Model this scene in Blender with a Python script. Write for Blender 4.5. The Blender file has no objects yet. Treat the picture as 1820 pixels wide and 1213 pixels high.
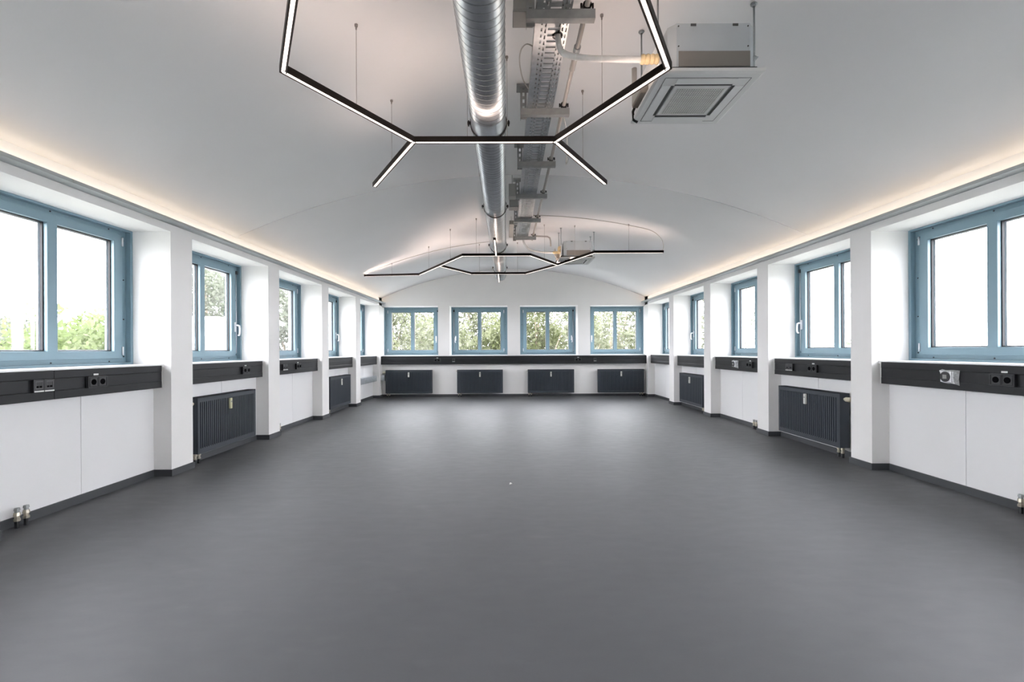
import bpy, bmesh, math, random
from math import pi, sin, cos, radians, sqrt
from mathutils import Vector, Matrix
random.seed(7)
S = bpy.context.scene
COL = S.collection

# ------------------------------------------------------------------ camera, sky, exposure
EYE = 1.12
FPX = 809.0
cam_d = bpy.data.cameras.new('camera')
cam_d.sensor_fit = 'HORIZONTAL'; cam_d.sensor_width = 36.0
cam_d.lens = FPX / 1820.0 * 36.0
cam_d.shift_x = 10.0 / 1820.0
cam_d.shift_y = 16.5 / 1820.0
cam_d.clip_start = 0.05; cam_d.clip_end = 300
cam = bpy.data.objects.new('camera', cam_d); COL.objects.link(cam)
cam.matrix_world = Matrix.Translation((0, 0, EYE)) @ Matrix.Rotation(radians(90), 4, 'X') @ Matrix.Rotation(radians(-0.27), 4, 'Z')
S.camera = cam

world = bpy.data.worlds.new('overcast_sky'); S.world = world
world.use_nodes = True
bg = world.node_tree.nodes['Background']
bg.inputs[0].default_value = (0.955, 0.962, 1.0, 1)
bg.inputs[1].default_value = 9.5
S.view_settings.view_transform = 'Standard'
S.view_settings.look = 'None'
S.view_settings.gamma = 1.0
S.view_settings.use_curve_mapping = False
S.view_settings.exposure = 1.0
S.cycles.max_bounces = 14
S.cycles.diffuse_bounces = 9
S.cycles.glossy_bounces = 4
S.cycles.transparent_max_bounces = 16
S.cycles.sample_clamp_indirect = 8.0
LED_COVE = 6.0
LED_DOWN = 1.5
LED_UP = 14.0

# ------------------------------------------------------------------ dimensions (metres)
XL, XR = -3.02, 3.37            # faces of the piers
YB, YR = 11.05, -2.9            # end wall in view, wall behind the camera
ZO, ZS = 2.205, 1.01            # window head and sill
ZSP, ZAP = 2.40, 3.085          # springing and crown of the vault
XC = (XL + XR) / 2; HW = (XR - XL) / 2
RAD = (HW * HW + (ZAP - ZSP) ** 2) / (2 * (ZAP - ZSP))
NICHE = 0.385                   # pier face to window frame
PANEL = 0.16                    # pier face to parapet panel
TRUNK = 0.06                    # pier face to trunking face
OPEN = 1.40
def vault(x):
    d = min(abs(x - XC), HW)
    return ZAP - RAD + sqrt(RAD * RAD - d * d)
left_piers = [(4.10 + 1.68 * j, 4.38 + 1.68 * j) for j in range(-4, 4)]
right_piers = [(4.20 + 1.655 * j, 4.455 + 1.655 * j) for j in range(-4, 4)]
left_bays = [(left_piers[i][1], left_piers[i][1] + OPEN) for i in range(8)]
right_bays = [(right_piers[i][1], right_piers[i][1] + OPEN) for i in range(8)]
back_open = [(-3.055, -1.655), (-1.372, 0.028), (0.337, 1.737), (2.04, 3.43)]

# ------------------------------------------------------------------ materials
def newmat(name):
    m = bpy.data.materials.new(name); m.use_nodes = True
    return m, m.node_tree, m.node_tree.nodes['Principled BSDF']
def mat(name, col, rough=0.5, metal=0.0, var=0.0, scale=8.0, bump=0.0, bscale=60.0, spec=0.5, stretch=None):
    m, nt, p = newmat(name)
    p.inputs['Roughness'].default_value = rough
    p.inputs['Metallic'].default_value = metal
    p.inputs['Specular IOR Level'].default_value = spec
    tc = nt.nodes.new('ShaderNodeTexCoord')
    mp = nt.nodes.new('ShaderNodeMapping'); nt.links.new(tc.outputs['Object'], mp.inputs[0])
    if stretch: mp.inputs['Scale'].default_value = stretch
    n = nt.nodes.new('ShaderNodeTexNoise'); n.inputs['Scale'].default_value = scale; n.inputs['Detail'].default_value = 4
    nt.links.new(mp.outputs[0], n.inputs['Vector'])
    r = nt.nodes.new('ShaderNodeValToRGB')
    r.color_ramp.elements[0].position = 0.3; r.color_ramp.elements[1].position = 0.7
    r.color_ramp.elements[0].color = tuple(c * (1 - var) for c in col) + (1,)
    r.color_ramp.elements[1].color = tuple(min(1, c * (1 + var)) for c in col) + (1,)
    nt.links.new(n.outputs['Fac'], r.inputs[0]); nt.links.new(r.outputs[0], p.inputs['Base Color'])
    if bump:
        b = nt.nodes.new('ShaderNodeTexNoise'); b.inputs['Scale'].default_value = bscale; b.inputs['Detail'].default_value = 3
        nt.links.new(tc.outputs['Object'], b.inputs['Vector'])
        bm_ = nt.nodes.new('ShaderNodeBump'); bm_.inputs['Strength'].default_value = bump; bm_.inputs['Distance'].default_value = 0.01
        nt.links.new(b.outputs['Fac'], bm_.inputs['Height']); nt.links.new(bm_.outputs[0], p.inputs['Normal'])
    return m
def emat(name, col, strength):
    m, nt, p = newmat(name)
    p.inputs['Base Color'].default_value = (0.9, 0.9, 0.88, 1)
    p.inputs['Emission Color'].default_value = col + (1,)
    p.inputs['Emission Strength'].default_value = strength
    return m
M = {}
M['wall'] = mat('white_paint', (0.865, 0.855, 0.842), 0.75, var=0.012, scale=3, bump=0.04, bscale=90, spec=0.25)
M['panel'] = mat('white_laminate_panel', (0.85, 0.85, 0.855), 0.45, var=0.01, scale=2, spec=0.35)
M['ceiling'] = mat('vault_plaster', (0.82, 0.826, 0.84), 0.85, var=0.015, scale=1.3, bump=0.06, bscale=25, spec=0.2)
M['joint'] = mat('joint_shadow_gap', (0.42, 0.41, 0.40), 0.9)
M['ledge'] = mat('grey_cove_profile', (0.40, 0.43, 0.43), 0.5, var=0.02)
M['sill'] = mat('white_sill', (0.85, 0.85, 0.86), 0.35)
M['blue'] = mat('blue_grey_aluminium', (0.185, 0.288, 0.342), 0.38, var=0.03, scale=4)
M['gasket'] = mat('black_rubber', (0.012, 0.012, 0.016), 0.6)
M['spacer'] = mat('aluminium_spacer', (0.75, 0.75, 0.78), 0.4, metal=0.3)
M['chrome'] = mat('satin_silver', (0.78, 0.79, 0.82), 0.3, metal=0.55)
M['baseboard'] = mat('dark_grey_skirting', (0.062, 0.067, 0.073), 0.45, var=0.06, scale=6)
M['trunk'] = mat('anthracite_trunking', (0.018, 0.0195, 0.022), 0.42, var=0.05, scale=3, spec=0.3)
M['trunk_end'] = mat('pale_end_cap', (0.6, 0.6, 0.58), 0.5)
M['socket'] = mat('black_socket_plastic', (0.026, 0.027, 0.030), 0.35)
M['hole'] = mat('socket_well_black', (0.003, 0.003, 0.004), 0.9, spec=0.05)
M['sticker'] = mat('white_sticker', (0.75, 0.77, 0.75), 0.5)
M['foil'] = mat('crumpled_clear_film', (0.62, 0.63, 0.64), 0.22, var=0.25, scale=60, bump=0.8, bscale=80)
M['radiator'] = mat('anthracite_radiator', (0.036, 0.045, 0.058), 0.42, var=0.03)
M['cream'] = mat('cream_plastic', (0.72, 0.66, 0.52), 0.45)
M['meter'] = mat('meter_plastic', (0.74, 0.75, 0.70), 0.4)
M['brass'] = mat('nickel_brass_fitting', (0.50, 0.46, 0.38), 0.35, metal=0.8, var=0.2, scale=40)
M['blackpipe'] = mat('black_pipe', (0.02, 0.022, 0.025), 0.5)
M['duct'] = mat('galvanised_duct', (0.56, 0.585, 0.605), 0.33, metal=1.0, var=0.10, scale=16, bump=0.05, bscale=30)
M['seam'] = mat('duct_seam', (0.34, 0.36, 0.375), 0.36, metal=1.0)
M['galv'] = mat('galvanised_steel', (0.43, 0.455, 0.47), 0.30, metal=1.0, var=0.12, scale=30)
M['galvmat'] = mat('dull_zinc', (0.33, 0.345, 0.345), 0.5, metal=0.6, var=0.1, scale=20)
M['zinc'] = mat('bright_zinc', (0.46, 0.50, 0.53), 0.4, metal=0.45, var=0.15, scale=14)
M['rim'] = mat('outlet_rim_grey', (0.09, 0.09, 0.095), 0.4)
M['clamp'] = mat('black_clamp', (0.01, 0.01, 0.011), 0.5)
M['box'] = mat('grey_junction_box', (0.33, 0.335, 0.32), 0.5)
M['conduit'] = mat('grey_conduit', (0.40, 0.38, 0.36), 0.4, metal=0.35)
M['cable'] = mat('pale_grey_cable', (0.50, 0.49, 0.47), 0.5)
M['white_sleeve'] = mat('white_sleeve', (0.70, 0.70, 0.69), 0.5, var=0.05, scale=30)
M['green'] = mat('green_earth_wire', (0.07, 0.14, 0.04), 0.5)
M['foam'] = mat('cream_insulation', (0.74, 0.58, 0.34), 0.7, var=0.12, scale=40)
M['ac_body'] = mat('zinc_coated_casing', (0.50, 0.54, 0.57), 0.42, metal=0.35, var=0.03)
M['ac_brown'] = mat('taupe_plate', (0.22, 0.205, 0.19), 0.6)
M['ac_white'] = mat('white_cassette_plastic', (0.78, 0.785, 0.78), 0.42)
M['ac_dark'] = mat('dark_vent', (0.05, 0.055, 0.055), 0.6)
M['ac_grille'] = mat('grille_plastic', (0.70, 0.705, 0.68), 0.5)
M['lamp'] = mat('dark_bronze_profile', (0.050, 0.037, 0.032), 0.38, metal=0.3)
M['wire'] = mat('steel_wire', (0.30, 0.28, 0.27), 0.45, metal=0.5)
M['down'] = emat('lamp_diffuser', (1.0, 0.86, 0.77), LED_DOWN)
M['up'] = emat('lamp_uplight', (1.0, 0.76, 0.64), LED_UP)
M['cove'] = emat('cove_led', (1.0, 0.78, 0.58), LED_COVE)
M['paper'] = mat('white_paper', (0.85, 0.85, 0.82), 0.6)
M['bark'] = mat('bark', (0.22, 0.18, 0.13), 0.9, var=0.3, scale=5)
M['grass'] = mat('meadow', (0.20, 0.205, 0.175), 0.95, var=0.25, scale=0.5)
M['render'] = mat('white_render', (0.80, 0.80, 0.79), 0.8)

def floor_mat():
    m, nt, p = newmat('dark_grey_linoleum')
    L = nt.links.new
    tc = nt.nodes.new('ShaderNodeTexCoord')
    def noise(scale, detail, mscale):
        mp = nt.nodes.new('ShaderNodeMapping'); mp.inputs['Scale'].default_value = mscale
        L(tc.outputs['Object'], mp.inputs[0])
        n = nt.nodes.new('ShaderNodeTexNoise'); n.inputs['Scale'].default_value = scale; n.inputs['Detail'].default_value = detail
        L(mp.outputs[0], n.inputs['Vector']); return n
    n1 = noise(1.1, 5, (1, 1, 1)); n2 = noise(7, 4, (1, 2.2, 1)); n3 = noise(2.2, 8, (1.0, 2.6, 1))
    r1 = nt.nodes.new('ShaderNodeValToRGB')
    r1.color_ramp.elements[0].position = 0.3; r1.color_ramp.elements[0].color = (0.082, 0.085, 0.092, 1)
    r1.color_ramp.elements[1].position = 0.72; r1.color_ramp.elements[1].color = (0.098, 0.101, 0.109, 1)
    L(n1.outputs['Fac'], r1.inputs[0])
    r3 = nt.nodes.new('ShaderNodeValToRGB')      # pale scuffs
    r3.color_ramp.elements[0].position = 0.62; r3.color_ramp.elements[0].color = (0, 0, 0, 1)
    r3.color_ramp.elements[1].position = 0.78; r3.color_ramp.elements[1].color = (0.35, 0.35, 0.35, 1)
    L(n3.outputs['Fac'], r3.inputs[0])
    mx = nt.nodes.new('ShaderNodeMixRGB'); mx.inputs[2].default_value = (0.15, 0.15, 0.155, 1)
    L(r3.outputs[0], mx.inputs[0]); L(r1.outputs[0], mx.inputs[1]); L(mx.outputs[0], p.inputs['Base Color'])
    mr = nt.nodes.new('ShaderNodeMapRange'); mr.inputs[3].default_value = 0.45; mr.inputs[4].default_value = 0.60
    L(n2.outputs['Fac'], mr.inputs[0]); L(mr.outputs[0], p.inputs['Roughness'])
    p.inputs['Specular IOR Level'].default_value = 0.55
    b = noise(160, 2, (1, 1, 1)); bp = nt.nodes.new('ShaderNodeBump'); bp.inputs['Strength'].default_value = 0.05; bp.inputs['Distance'].default_value = 0.004
    L(b.outputs['Fac'], bp.inputs['Height']); L(bp.outputs[0], p.inputs['Normal'])
    return m
M['floor'] = floor_mat()

def glass_mat():
    m = bpy.data.materials.new('window_glass'); m.use_nodes = True
    nt = m.node_tree; nt.nodes.remove(nt.nodes['Principled BSDF'])
    out = nt.nodes['Material Output']
    t = nt.nodes.new('ShaderNodeBsdfTransparent'); t.inputs[0].default_value = (0.965, 0.965, 0.97, 1)
    g = nt.nodes.new('ShaderNodeBsdfGlossy'); g.inputs['Roughness'].default_value = 0.02
    lw = nt.nodes.new('ShaderNodeLayerWeight'); lw.inputs[0].default_value = 0.5
    pw = nt.nodes.new('ShaderNodeMath'); pw.operation = 'POWER'; pw.inputs[1].default_value = 4.0
    nt.links.new(lw.outputs['Facing'], pw.inputs[0])
    f = nt.nodes.new('ShaderNodeMath'); f.operation = 'MULTIPLY_ADD'; f.inputs[1].default_value = 0.6; f.inputs[2].default_value = 0.035
    nt.links.new(pw.outputs[0], f.inputs[0])
    mx = nt.nodes.new('ShaderNodeMixShader')
    nt.links.new(f.outputs[0], mx.inputs[0]); nt.links.new(t.outputs[0], mx.inputs[1]); nt.links.new(g.outputs[0], mx.inputs[2])
    nt.links.new(mx.outputs[0], out.inputs[0])
    return m
M['glass'] = glass_mat()

def leaf_mat(name, c1, c2):
    m = bpy.data.materials.new(name); m.use_nodes = True
    nt = m.node_tree; nt.nodes.remove(nt.nodes['Principled BSDF'])
    out = nt.nodes['Material Output']
    tc = nt.nodes.new('ShaderNodeTexCoord'); n = nt.nodes.new('ShaderNodeTexNoise'); n.inputs['Scale'].default_value = 1.7; n.inputs['Detail'].default_value = 6
    nt.links.new(tc.outputs['Object'], n.inputs['Vector'])
    r = nt.nodes.new('ShaderNodeValToRGB'); r.color_ramp.elements[0].position = 0.35; r.color_ramp.elements[1].position = 0.65
    r.color_ramp.elements[0].color = c1 + (1,); r.color_ramp.elements[1].color = c2 + (1,)
    nt.links.new(n.outputs['Fac'], r.inputs[0])
    d = nt.nodes.new('ShaderNodeBsdfDiffuse'); t = nt.nodes.new('ShaderNodeBsdfTranslucent')
    nt.links.new(r.outputs[0], d.inputs[0]); nt.links.new(r.outputs[0], t.inputs[0])
    mx = nt.nodes.new('ShaderNodeMixShader'); mx.inputs[0].default_value = 0.45
    nt.links.new(d.outputs[0], mx.inputs[1]); nt.links.new(t.outputs[0], mx.inputs[2]); nt.links.new(mx.outputs[0], out.inputs[0])
    return m
M['leaf_a'] = leaf_mat('willow_leaves', (0.058, 0.070, 0.028), (0.15, 0.16, 0.10))
M['leaf_b'] = leaf_mat('birch_leaves', (0.082, 0.094, 0.050), (0.18, 0.188, 0.14))
M['leaf_c'] = leaf_mat('bright_leaves', (0.092, 0.125, 0.046), (0.15, 0.178, 0.095))
M['leaf_d'] = leaf_mat('pale_leaves', (0.10, 0.115, 0.082), (0.165, 0.175, 0.145))

# ------------------------------------------------------------------ mesh helpers
class MB:
    def __init__(self): self.v = []; self.f = []
    def add(self, vs, fs):
        o = len(self.v); self.v += [tuple(v) for v in vs]; self.f += [tuple(i + o for i in f) for f in fs]; return self
    def box(self, x0, x1, y0, y1, z0, z1):
        return self.add([(x0,y0,z0),(x1,y0,z0),(x1,y1,z0),(x0,y1,z0),(x0,y0,z1),(x1,y0,z1),(x1,y1,z1),(x0,y1,z1)],
            [(0,3,2,1),(4,5,6,7),(0,1,5,4),(1,2,6,5),(2,3,7,6),(3,0,4,7)])
    def ring(self, x0, x1, z0, z1, wx, wz, y0, y1):      # picture-frame in the xz plane
        o = [(x0,z0),(x1,z0),(x1,z1),(x0,z1)]; i = [(x0+wx,z0+wz),(x1-wx,z0+wz),(x1-wx,z1-wz),(x0+wx,z1-wz)]
        vs = [(a,y0,b) for a,b in o] + [(a,y0,b) for a,b in i] + [(a,y1,b) for a,b in o] + [(a,y1,b) for a,b in i]
        fs = []
        for k in range(4):
            n = (k+1) % 4
            fs += [(k,n,4+n,4+k), (8+k,12+k,12+n,8+n), (k,8+k,8+n,n), (4+k,4+n,12+n,12+k)]
        return self.add(vs, fs)
    def tube(self, pts, r, seg=8, cap=True):
        pts = [Vector(p) for p in pts]; vs = []; fs = []
        rs = r if isinstance(r, (list, tuple)) else [r] * len(pts)
        up = None
        for i, p in enumerate(pts):
            t = (pts[min(i+1, len(pts)-1)] - pts[max(i-1, 0)]).normalized()
            if up is None:
                up = Vector((0,0,1)) if abs(t.z) < 0.9 else Vector((1,0,0))
            a = t.cross(up).normalized(); b = a.cross(t).normalized(); up = b
            for k in range(seg):
                an = 2*pi*k/seg; vs.append(p + (a*cos(an) + b*sin(an))*rs[i])
        for i in range(len(pts)-1):
            for k in range(seg):
                n = (k+1) % seg; fs.append((i*seg+k, i*seg+n, (i+1)*seg+n, (i+1)*seg+k))
        if cap:
            fs.append(tuple(reversed(range(seg)))); fs.append(tuple((len(pts)-1)*seg+k for k in range(seg)))
        return self.add(vs, fs)
    def cyl(self, p0, p1, r, seg=12): return self.tube([p0, p1], r, seg)
    def prism(self, poly, y0, y1):      # polygon in xz extruded along y
        n = len(poly)
        vs = [(a,y0,b) for a,b in poly] + [(a,y1,b) for a,b in poly]
        fs = [tuple(range(n)), tuple(reversed(range(n,2*n)))] + [(k, n+k, n+(k+1)%n, (k+1)%n) for k in range(n)]
        return self.add(vs, fs)
    def mesh(self, name, m, smooth=False):
        me = bpy.data.meshes.new(name); me.from_pydata(self.v, [], self.f); me.update()
        b = bmesh.new(); b.from_mesh(me); bmesh.ops.recalc_face_normals(b, faces=b.faces); b.to_mesh(me); b.free()
        if m: me.materials.append(M[m] if isinstance(m, str) else m)
        if smooth:
            for p in me.polygons: p.use_smooth = True
        return me
    def build(self, name, m, parent=None, smooth=False, bevel=0.0, loc=None):
        o = bpy.data.objects.new(name, self.mesh(name, m, smooth)); COL.objects.link(o)
        if parent: o.parent = parent
        if loc: o.location = loc
        if bevel:
            md = o.modifiers.new('edge', 'BEVEL'); md.width = bevel; md.segments = 2; md.limit_method = 'ANGLE'
        return o
def B(*a): return MB().box(*a)
def tag(o, label=None, cat=None, group=None, kind=None):
    if label: o['label'] = label
    if cat: o['category'] = cat
    if group: o['group'] = group
    if kind: o['kind'] = kind
    return o
def empty(name, loc=(0,0,0), rz=0):
    o = bpy.data.objects.new(name, None); COL.objects.link(o); o.location = loc; o.rotation_euler = (0,0,rz); o.empty_display_size = 0.1
    return o
def thing(name, label, cat, loc=(0,0,0), rz=0, group=None): return tag(empty(name, loc, rz), label, cat, group)
def copy_tree(o, parent=None):
    c = o.copy(); COL.objects.link(c)
    if parent: c.parent = parent
    for ch in o.children: copy_tree(ch, c)
    return c
def share(o, parent, loc):                       # another piece from the same mesh
    c = o.copy(); COL.objects.link(c); c.parent = parent; c.location = loc
    return c
RZ = {'left': pi/2, 'right': -pi/2, 'back': 0.0}

# ------------------------------------------------------------------ setting: floor, walls, vault
fl = B(XL-0.6, XR+0.6, YR-0.1, YB+0.5, -0.12, 0.0).build('floor', 'floor'); tag(fl, 'dark grey linoleum floor with faint scuffs and soft sheen', kind='structure')

def side_wall(side, piers, bays, face):
    s = -1 if side == 'left' else 1
    def X(d): return face + s*d
    def bx(d0, d1, y0, y1, z0, z1):
        a, b = sorted((X(d0), X(d1))); return (a, b, y0, y1, z0, z1)
    w = MB()
    w.box(*bx(PANEL+0.012, 0.55, YR, YB+0.4, 0, ZS-0.02))          # parapet core
    w.box(*bx(0, 0.55, YR-0.1, piers[0][0], 0, ZSP+0.03))         # beside the wall behind the camera
    w.box(*bx(0, 0.55, bays[-1][1], YB+0.02, 0.0, ZSP+0.03))      # end strip at the far corner
    wo = w.build('wall_'+side, 'wall'); tag(wo, 'white %s wall of square piers and deep window niches' % side, kind='structure')
    B(*bx(0, 0.55, YR-0.1, YB+0.4, ZO, ZSP+0.03)).build('lintel', 'wall', wo)
    for y0, y1 in piers:
        B(*bx(0, 0.55, y0, y1, 0, ZO)).build('pier', 'wall', wo)
    for y0, y1 in bays:
        if y1 < 1.5: continue
        c = (y0+y1)/2
        for a, b in ((y0, c-0.002), (c+0.002, y1)):
            B(*bx(PANEL, PANEL+0.012, a, b, 0, 0.985)).build('panel', 'panel', wo, bevel=0.0015)
    # skirting, following panels and piers
    b = MB(); H = 0.06; T = 0.012
    for y0, y1 in bays: b.box(*bx(PANEL-T, PANEL, y0, y1, 0, H))
    for y0, y1 in piers:
        b.box(*bx(-T, 0, y0-T, y1+T, 0, H)); b.box(*bx(0, PANEL, y0-T, y0, 0, H)); b.box(*bx(0, PANEL, y1, y1+T, 0, H))
    e = bays[-1][1]
    b.box(*bx(-T, 0, e-T, YB, 0, H)); b.box(*bx(0, PANEL, e-T, e, 0, H))
    tag(b.build('baseboard_'+side, 'baseboard'), 'dark grey skirting along the %s wall and its piers' % side, kind='structure')
    return wo
side_wall('left', left_piers, left_bays, XL)
side_wall('right', right_piers, right_bays, XR)

w = MB()
w.box(XL-0.5, XR+0.5, YB, YB+0.45, 0, ZS-0.02)
w.box(XL-0.5, XR+0.5, YB, YB+0.45, ZO, ZAP+0.25)
wb = w.build('wall_back', 'wall'); tag(wb, 'white end wall under the vault with four windows', kind='structure')
edges = [XL-0.5] + [e for o in back_open for e in o] + [XR+0.5]
for i in range(0, len(edges), 2):
    if edges[i+1] > edges[i]: B(edges[i], edges[i+1], YB, YB+0.45, ZS-0.02, ZO).build('pier', 'wall', wb)
tag(B(XL-PANEL+0.012, XR+PANEL-0.012, YB-0.012, YB, 0, 0.06).build('baseboard_back', 'baseboard'), 'dark grey skirting under the end wall radiators', kind='structure')
tag(B(XL-0.5, XR+0.5, YR-0.2, YR, 0, ZAP+0.25).build('wall_front', 'wall'), 'plain white wall behind the viewpoint', kind='structure')

def vault_strip(y0, y1, lift=0.0, thick=0.10, n=48, ny=1):
    vs = []; fs = []
    a_max = math.asin(HW / RAD); zc = ZAP - RAD
    for t in (0, 1):
        R = RAD + lift + (thick if t else 0)
        for y in (y0, y1):
            for k in range(n+1):
                a = -a_max*1.012 + 2*a_max*1.012*k/n
                vs.append((XC + R*sin(a), y, zc + R*cos(a)))
    m = n+1
    for k in range(n):
        fs += [(k, k+1, m+k+1, m+k), (2*m+k, 3*m+k, 3*m+k+1, 2*m+k+1), (k, 2*m+k, 2*m+k+1, k+1), (m+k, m+k+1, 3*m+k+1, 3*m+k)]
    fs += [(0, m, 3*m, 2*m), (n, 2*m+n, 3*m+n, m+n)]
    return MB().add(vs, fs)
JY = 5.10
ce = vault_strip(YR-0.1, YB+0.3, lift=0.10, thick=0.12).build('ceiling', 'joint', smooth=False)
tag(ce, 'white plastered barrel vault ceiling with one joint across it', kind='structure')
for a, b in ((YR-0.1, JY-0.007), (JY+0.007, YB+0.1)):
    o = vault_strip(a, b, n=64).build('vault_section', 'ceiling', ce)
    for p in o.data.polygons: p.use_smooth = abs(p.normal.y) < 0.5 and len(p.vertices) == 4

# cove ledges with LED strip
for n, (face, s, side) in enumerate(((XL, 1, 'left'), (XR, -1, 'right')), 1):
    led = empty('trim_%d' % n); tag(led, 'grey cove ledge with warm LED strip above the %s windows' % side, kind='structure')
    y = YR; first = None
    while y < YB - 0.01:
        y1 = min(y + (YB-YR)/7, YB)
        xs = sorted((face, face + s*0.095)); m = B(xs[0], xs[1], y, y1-0.003, 2.268, 2.278)
        xl = sorted((face + s*0.092, face + s*0.095)); m.box(xl[0], xl[1], y, y1-0.003, 2.278, 2.292)
        m.build('ledge_segment', 'ledge', led)
        y = y1
    xs = sorted((face + s*0.060, face + s*0.074))
    B(xs[0], xs[1], YR+0.05, YB-0.03, 2.279, 2.283).build('led_strip', 'cove', led)

# ------------------------------------------------------------------ windows
def make_window(h, W=OPEN, rod=True):
    """local x along the wall, -y into the room, origin at the bottom centre of the frame face; h = side of the handle"""
    H = ZO - ZS; x0, x1 = -W/2, W/2
    r = empty('window_1'); tag(r, kind='structure')
    f = MB(); f.ring(x0, x1, 0, H, 0.026, 0.018, -0.045, 0.09); f.ring(x0+0.02, x1-0.02, 0.012, H-0.012, 0.072, 0.046, 0.0, 0.085)
    f.build('frame', 'blue', r, bevel=0.003)
    sx, sz = 0.083, 0.052
    sa, sb, sw, sh = x0+sx, x1-sx, 0.082, 0.066
    s = MB(); s.ring(sa, sb, sz, H-sz, sw, sh, -0.018, 0.06); so = s.build('sash', 'blue', r, bevel=0.003)
    B(-0.038, 0.038, -0.018, 0.06, sz+sh-0.01, H-sz-sh+0.01).build('mullion', 'blue', r, bevel=0.003)
    for a, b in ((sa+sw, -0.038), (0.038, sb-sw)):
        p = B(a-0.004, b+0.004, 0.030, 0.034, sz+sh-0.004, H-sz-sh+0.004).build('pane', 'glass', r)
        g = MB().ring(a-0.002, b+0.002, sz+sh-0.002, H-sz-sh+0.002, 0.010, 0.009, 0.012, 0.030); g.build('gasket', 'gasket', p)
        g = MB().ring(a, b, sz+sh, H-sz-sh, 0.014, 0.012, 0.040, 0.052); g.build('spacer', 'spacer', p)
        g = MB().ring(a, b, sz+sh, H-sz-sh, 0.008, 0.007, 0.052, 0.062); g.build('gasket', 'gasket', p)
    hx = h * (W/2 - sx - 0.02)
    ha = MB(); ha.box(hx-0.016, hx+0.016, -0.030, -0.018, 0.355, 0.475)
    ho = ha.build('handle', 'chrome', r, bevel=0.003)
    MB().tube([(hx,-0.030,0.435),(hx,-0.062,0.437),(hx+h*0.008,-0.072,0.428),(hx+h*0.012,-0.074,0.40),(hx+h*0.012,-0.074,0.335),(hx+h*0.008,-0.070,0.315),(hx,-0.055,0.310)],
              [0.011,0.011,0.011,0.0105,0.0105,0.010,0.009], 8).build('grip', 'chrome', ho, smooth=True)
    rx = h * (W/2 - 0.060)
    ro = MB().cyl((rx,-0.012,0.09),(rx,-0.012,H-0.10),0.0045,6).build('linkage_rod', 'chrome', r, smooth=True)
    B(rx-0.016, rx+0.016, -0.026, 0.0, H-0.115, H-0.075).build('linkage_bracket', 'gasket', ro)
    q = -h * (W/2 - sx - 0.004)
    for z in (sz+0.03, H-sz-0.10):
        MB().cyl((q,-0.024,z),(q,-0.024,z+0.075),0.0075,8).build('hinge', 'chrome', r, smooth=True)
    sc = MB().cyl((0,-0.004,0),(0,0.002,0),0.006,6).mesh('screw', 'gasket')
    for x, z in [(-0.5,0.03),(0,0.03),(0.5,0.03),(-0.5,H-0.03),(0,H-0.03),(0.5,H-0.03)] + [(k*(W/2-0.052), z) for k in (-1,1) for z in (0.07,0.4,0.75,1.1)]:
        o = bpy.data.objects.new('screw', sc); COL.objects.link(o); o.parent = r; o.location = (x, 0, z)
    return r
wproto = {1: make_window(1), -1: make_window(-1)}
wused = {1: False, -1: False}
wn = 0
def place_window(loc, rz, h, label, sill_in):
    global wn
    wn += 1
    if not wused[h]: r = wproto[h]; wused[h] = True
    else: r = copy_tree(wproto[h])
    r.name = 'window_%d' % wn
    r.location = loc; r.rotation_euler = (0,0,rz); tag(r, label, None, None, 'structure')
    return r
ordn = ['first', 'second', 'third', 'fourth', 'fifth']
sills = []
for side, bays, face, s in (('left', left_bays, XL, -1), ('right', right_bays, XR, 1)):
    for i, (y0, y1) in enumerate(bays):
        k = i - 3                                        # 0 = first bay in view
        far_handle = (k % 2 == 1)
        h = (1 if far_handle else -1) * (1 if side == 'left' else -1)
        lab = ('blue-grey two-pane window, %s from the viewer on the %s wall' % (ordn[k], side)) if k >= 0 else 'blue-grey two-pane window behind the viewpoint, %s back from it on the %s wall' % (ordn[-k-1], side)
        r = place_window((face + s*NICHE, (y0+y1)/2, ZS), RZ[side], h, lab, 0)
        sills.append((r, TRUNK + 0.0))
for i, (a, b) in enumerate(back_open):
    r = place_window(((a+b)/2, YB+NICHE, ZS), 0.0, 1 if i in (0, 2) else -1, 'blue-grey two-pane window, %s of four along the end wall' % ordn[i], 0)
    sills.append((r, 0.0))
for r, d in sills:
    MB().box(-OPEN/2, OPEN/2, -(NICHE-d)+0.004, 0.05, -0.028, 0.0).build('window_sill', 'sill', r, bevel=0.003)

# ------------------------------------------------------------------ dado trunking with outlets
def power_socket(parent, x):
    """double socket, front at local y=0"""
    p = B(x-0.080, x+0.080, -0.020, 0.0, 0.056, 0.142).build('power_socket', 'socket', parent, bevel=0.002)
    for dx in (-0.037, 0.037):
        MB().ring(x+dx-0.036, x+dx+0.036, 0.063, 0.135, 0.006, 0.006, -0.022, -0.019).build('socket_rim', 'trunk', p)
        MB().cyl((x+dx,-0.0215,0.099),(x+dx,-0.012,0.099),0.0215,16).build('socket_well', 'hole', p)
    B(x-0.018, x+0.022, -0.0012, 0.0, 0.147, 0.160).build('label_sticker', 'sticker', parent)
    return p
def data_outlet(parent, x, n=2):
    w = 0.068
    for k in range(n):
        c = x + (k - (n-1)/2)*w
        p = B(c-0.033, c+0.033, -0.018, 0.0, 0.058, 0.142).build('data_outlet', 'socket', parent, bevel=0.002)
        MB().ring(c-0.024, c+0.024, 0.080, 0.130, 0.004, 0.004, -0.020, -0.017).build('outlet_rim', 'rim', p)
        B(c-0.031, c+0.031, -0.0195, -0.017, 0.060, 0.069).build('label_strip', 'sticker', p)
        for d in (-0.010, 0.010): B(c+d-0.007, c+d+0.007, -0.0195, -0.017, 0.088, 0.100).build('port', 'hole', p)
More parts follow.
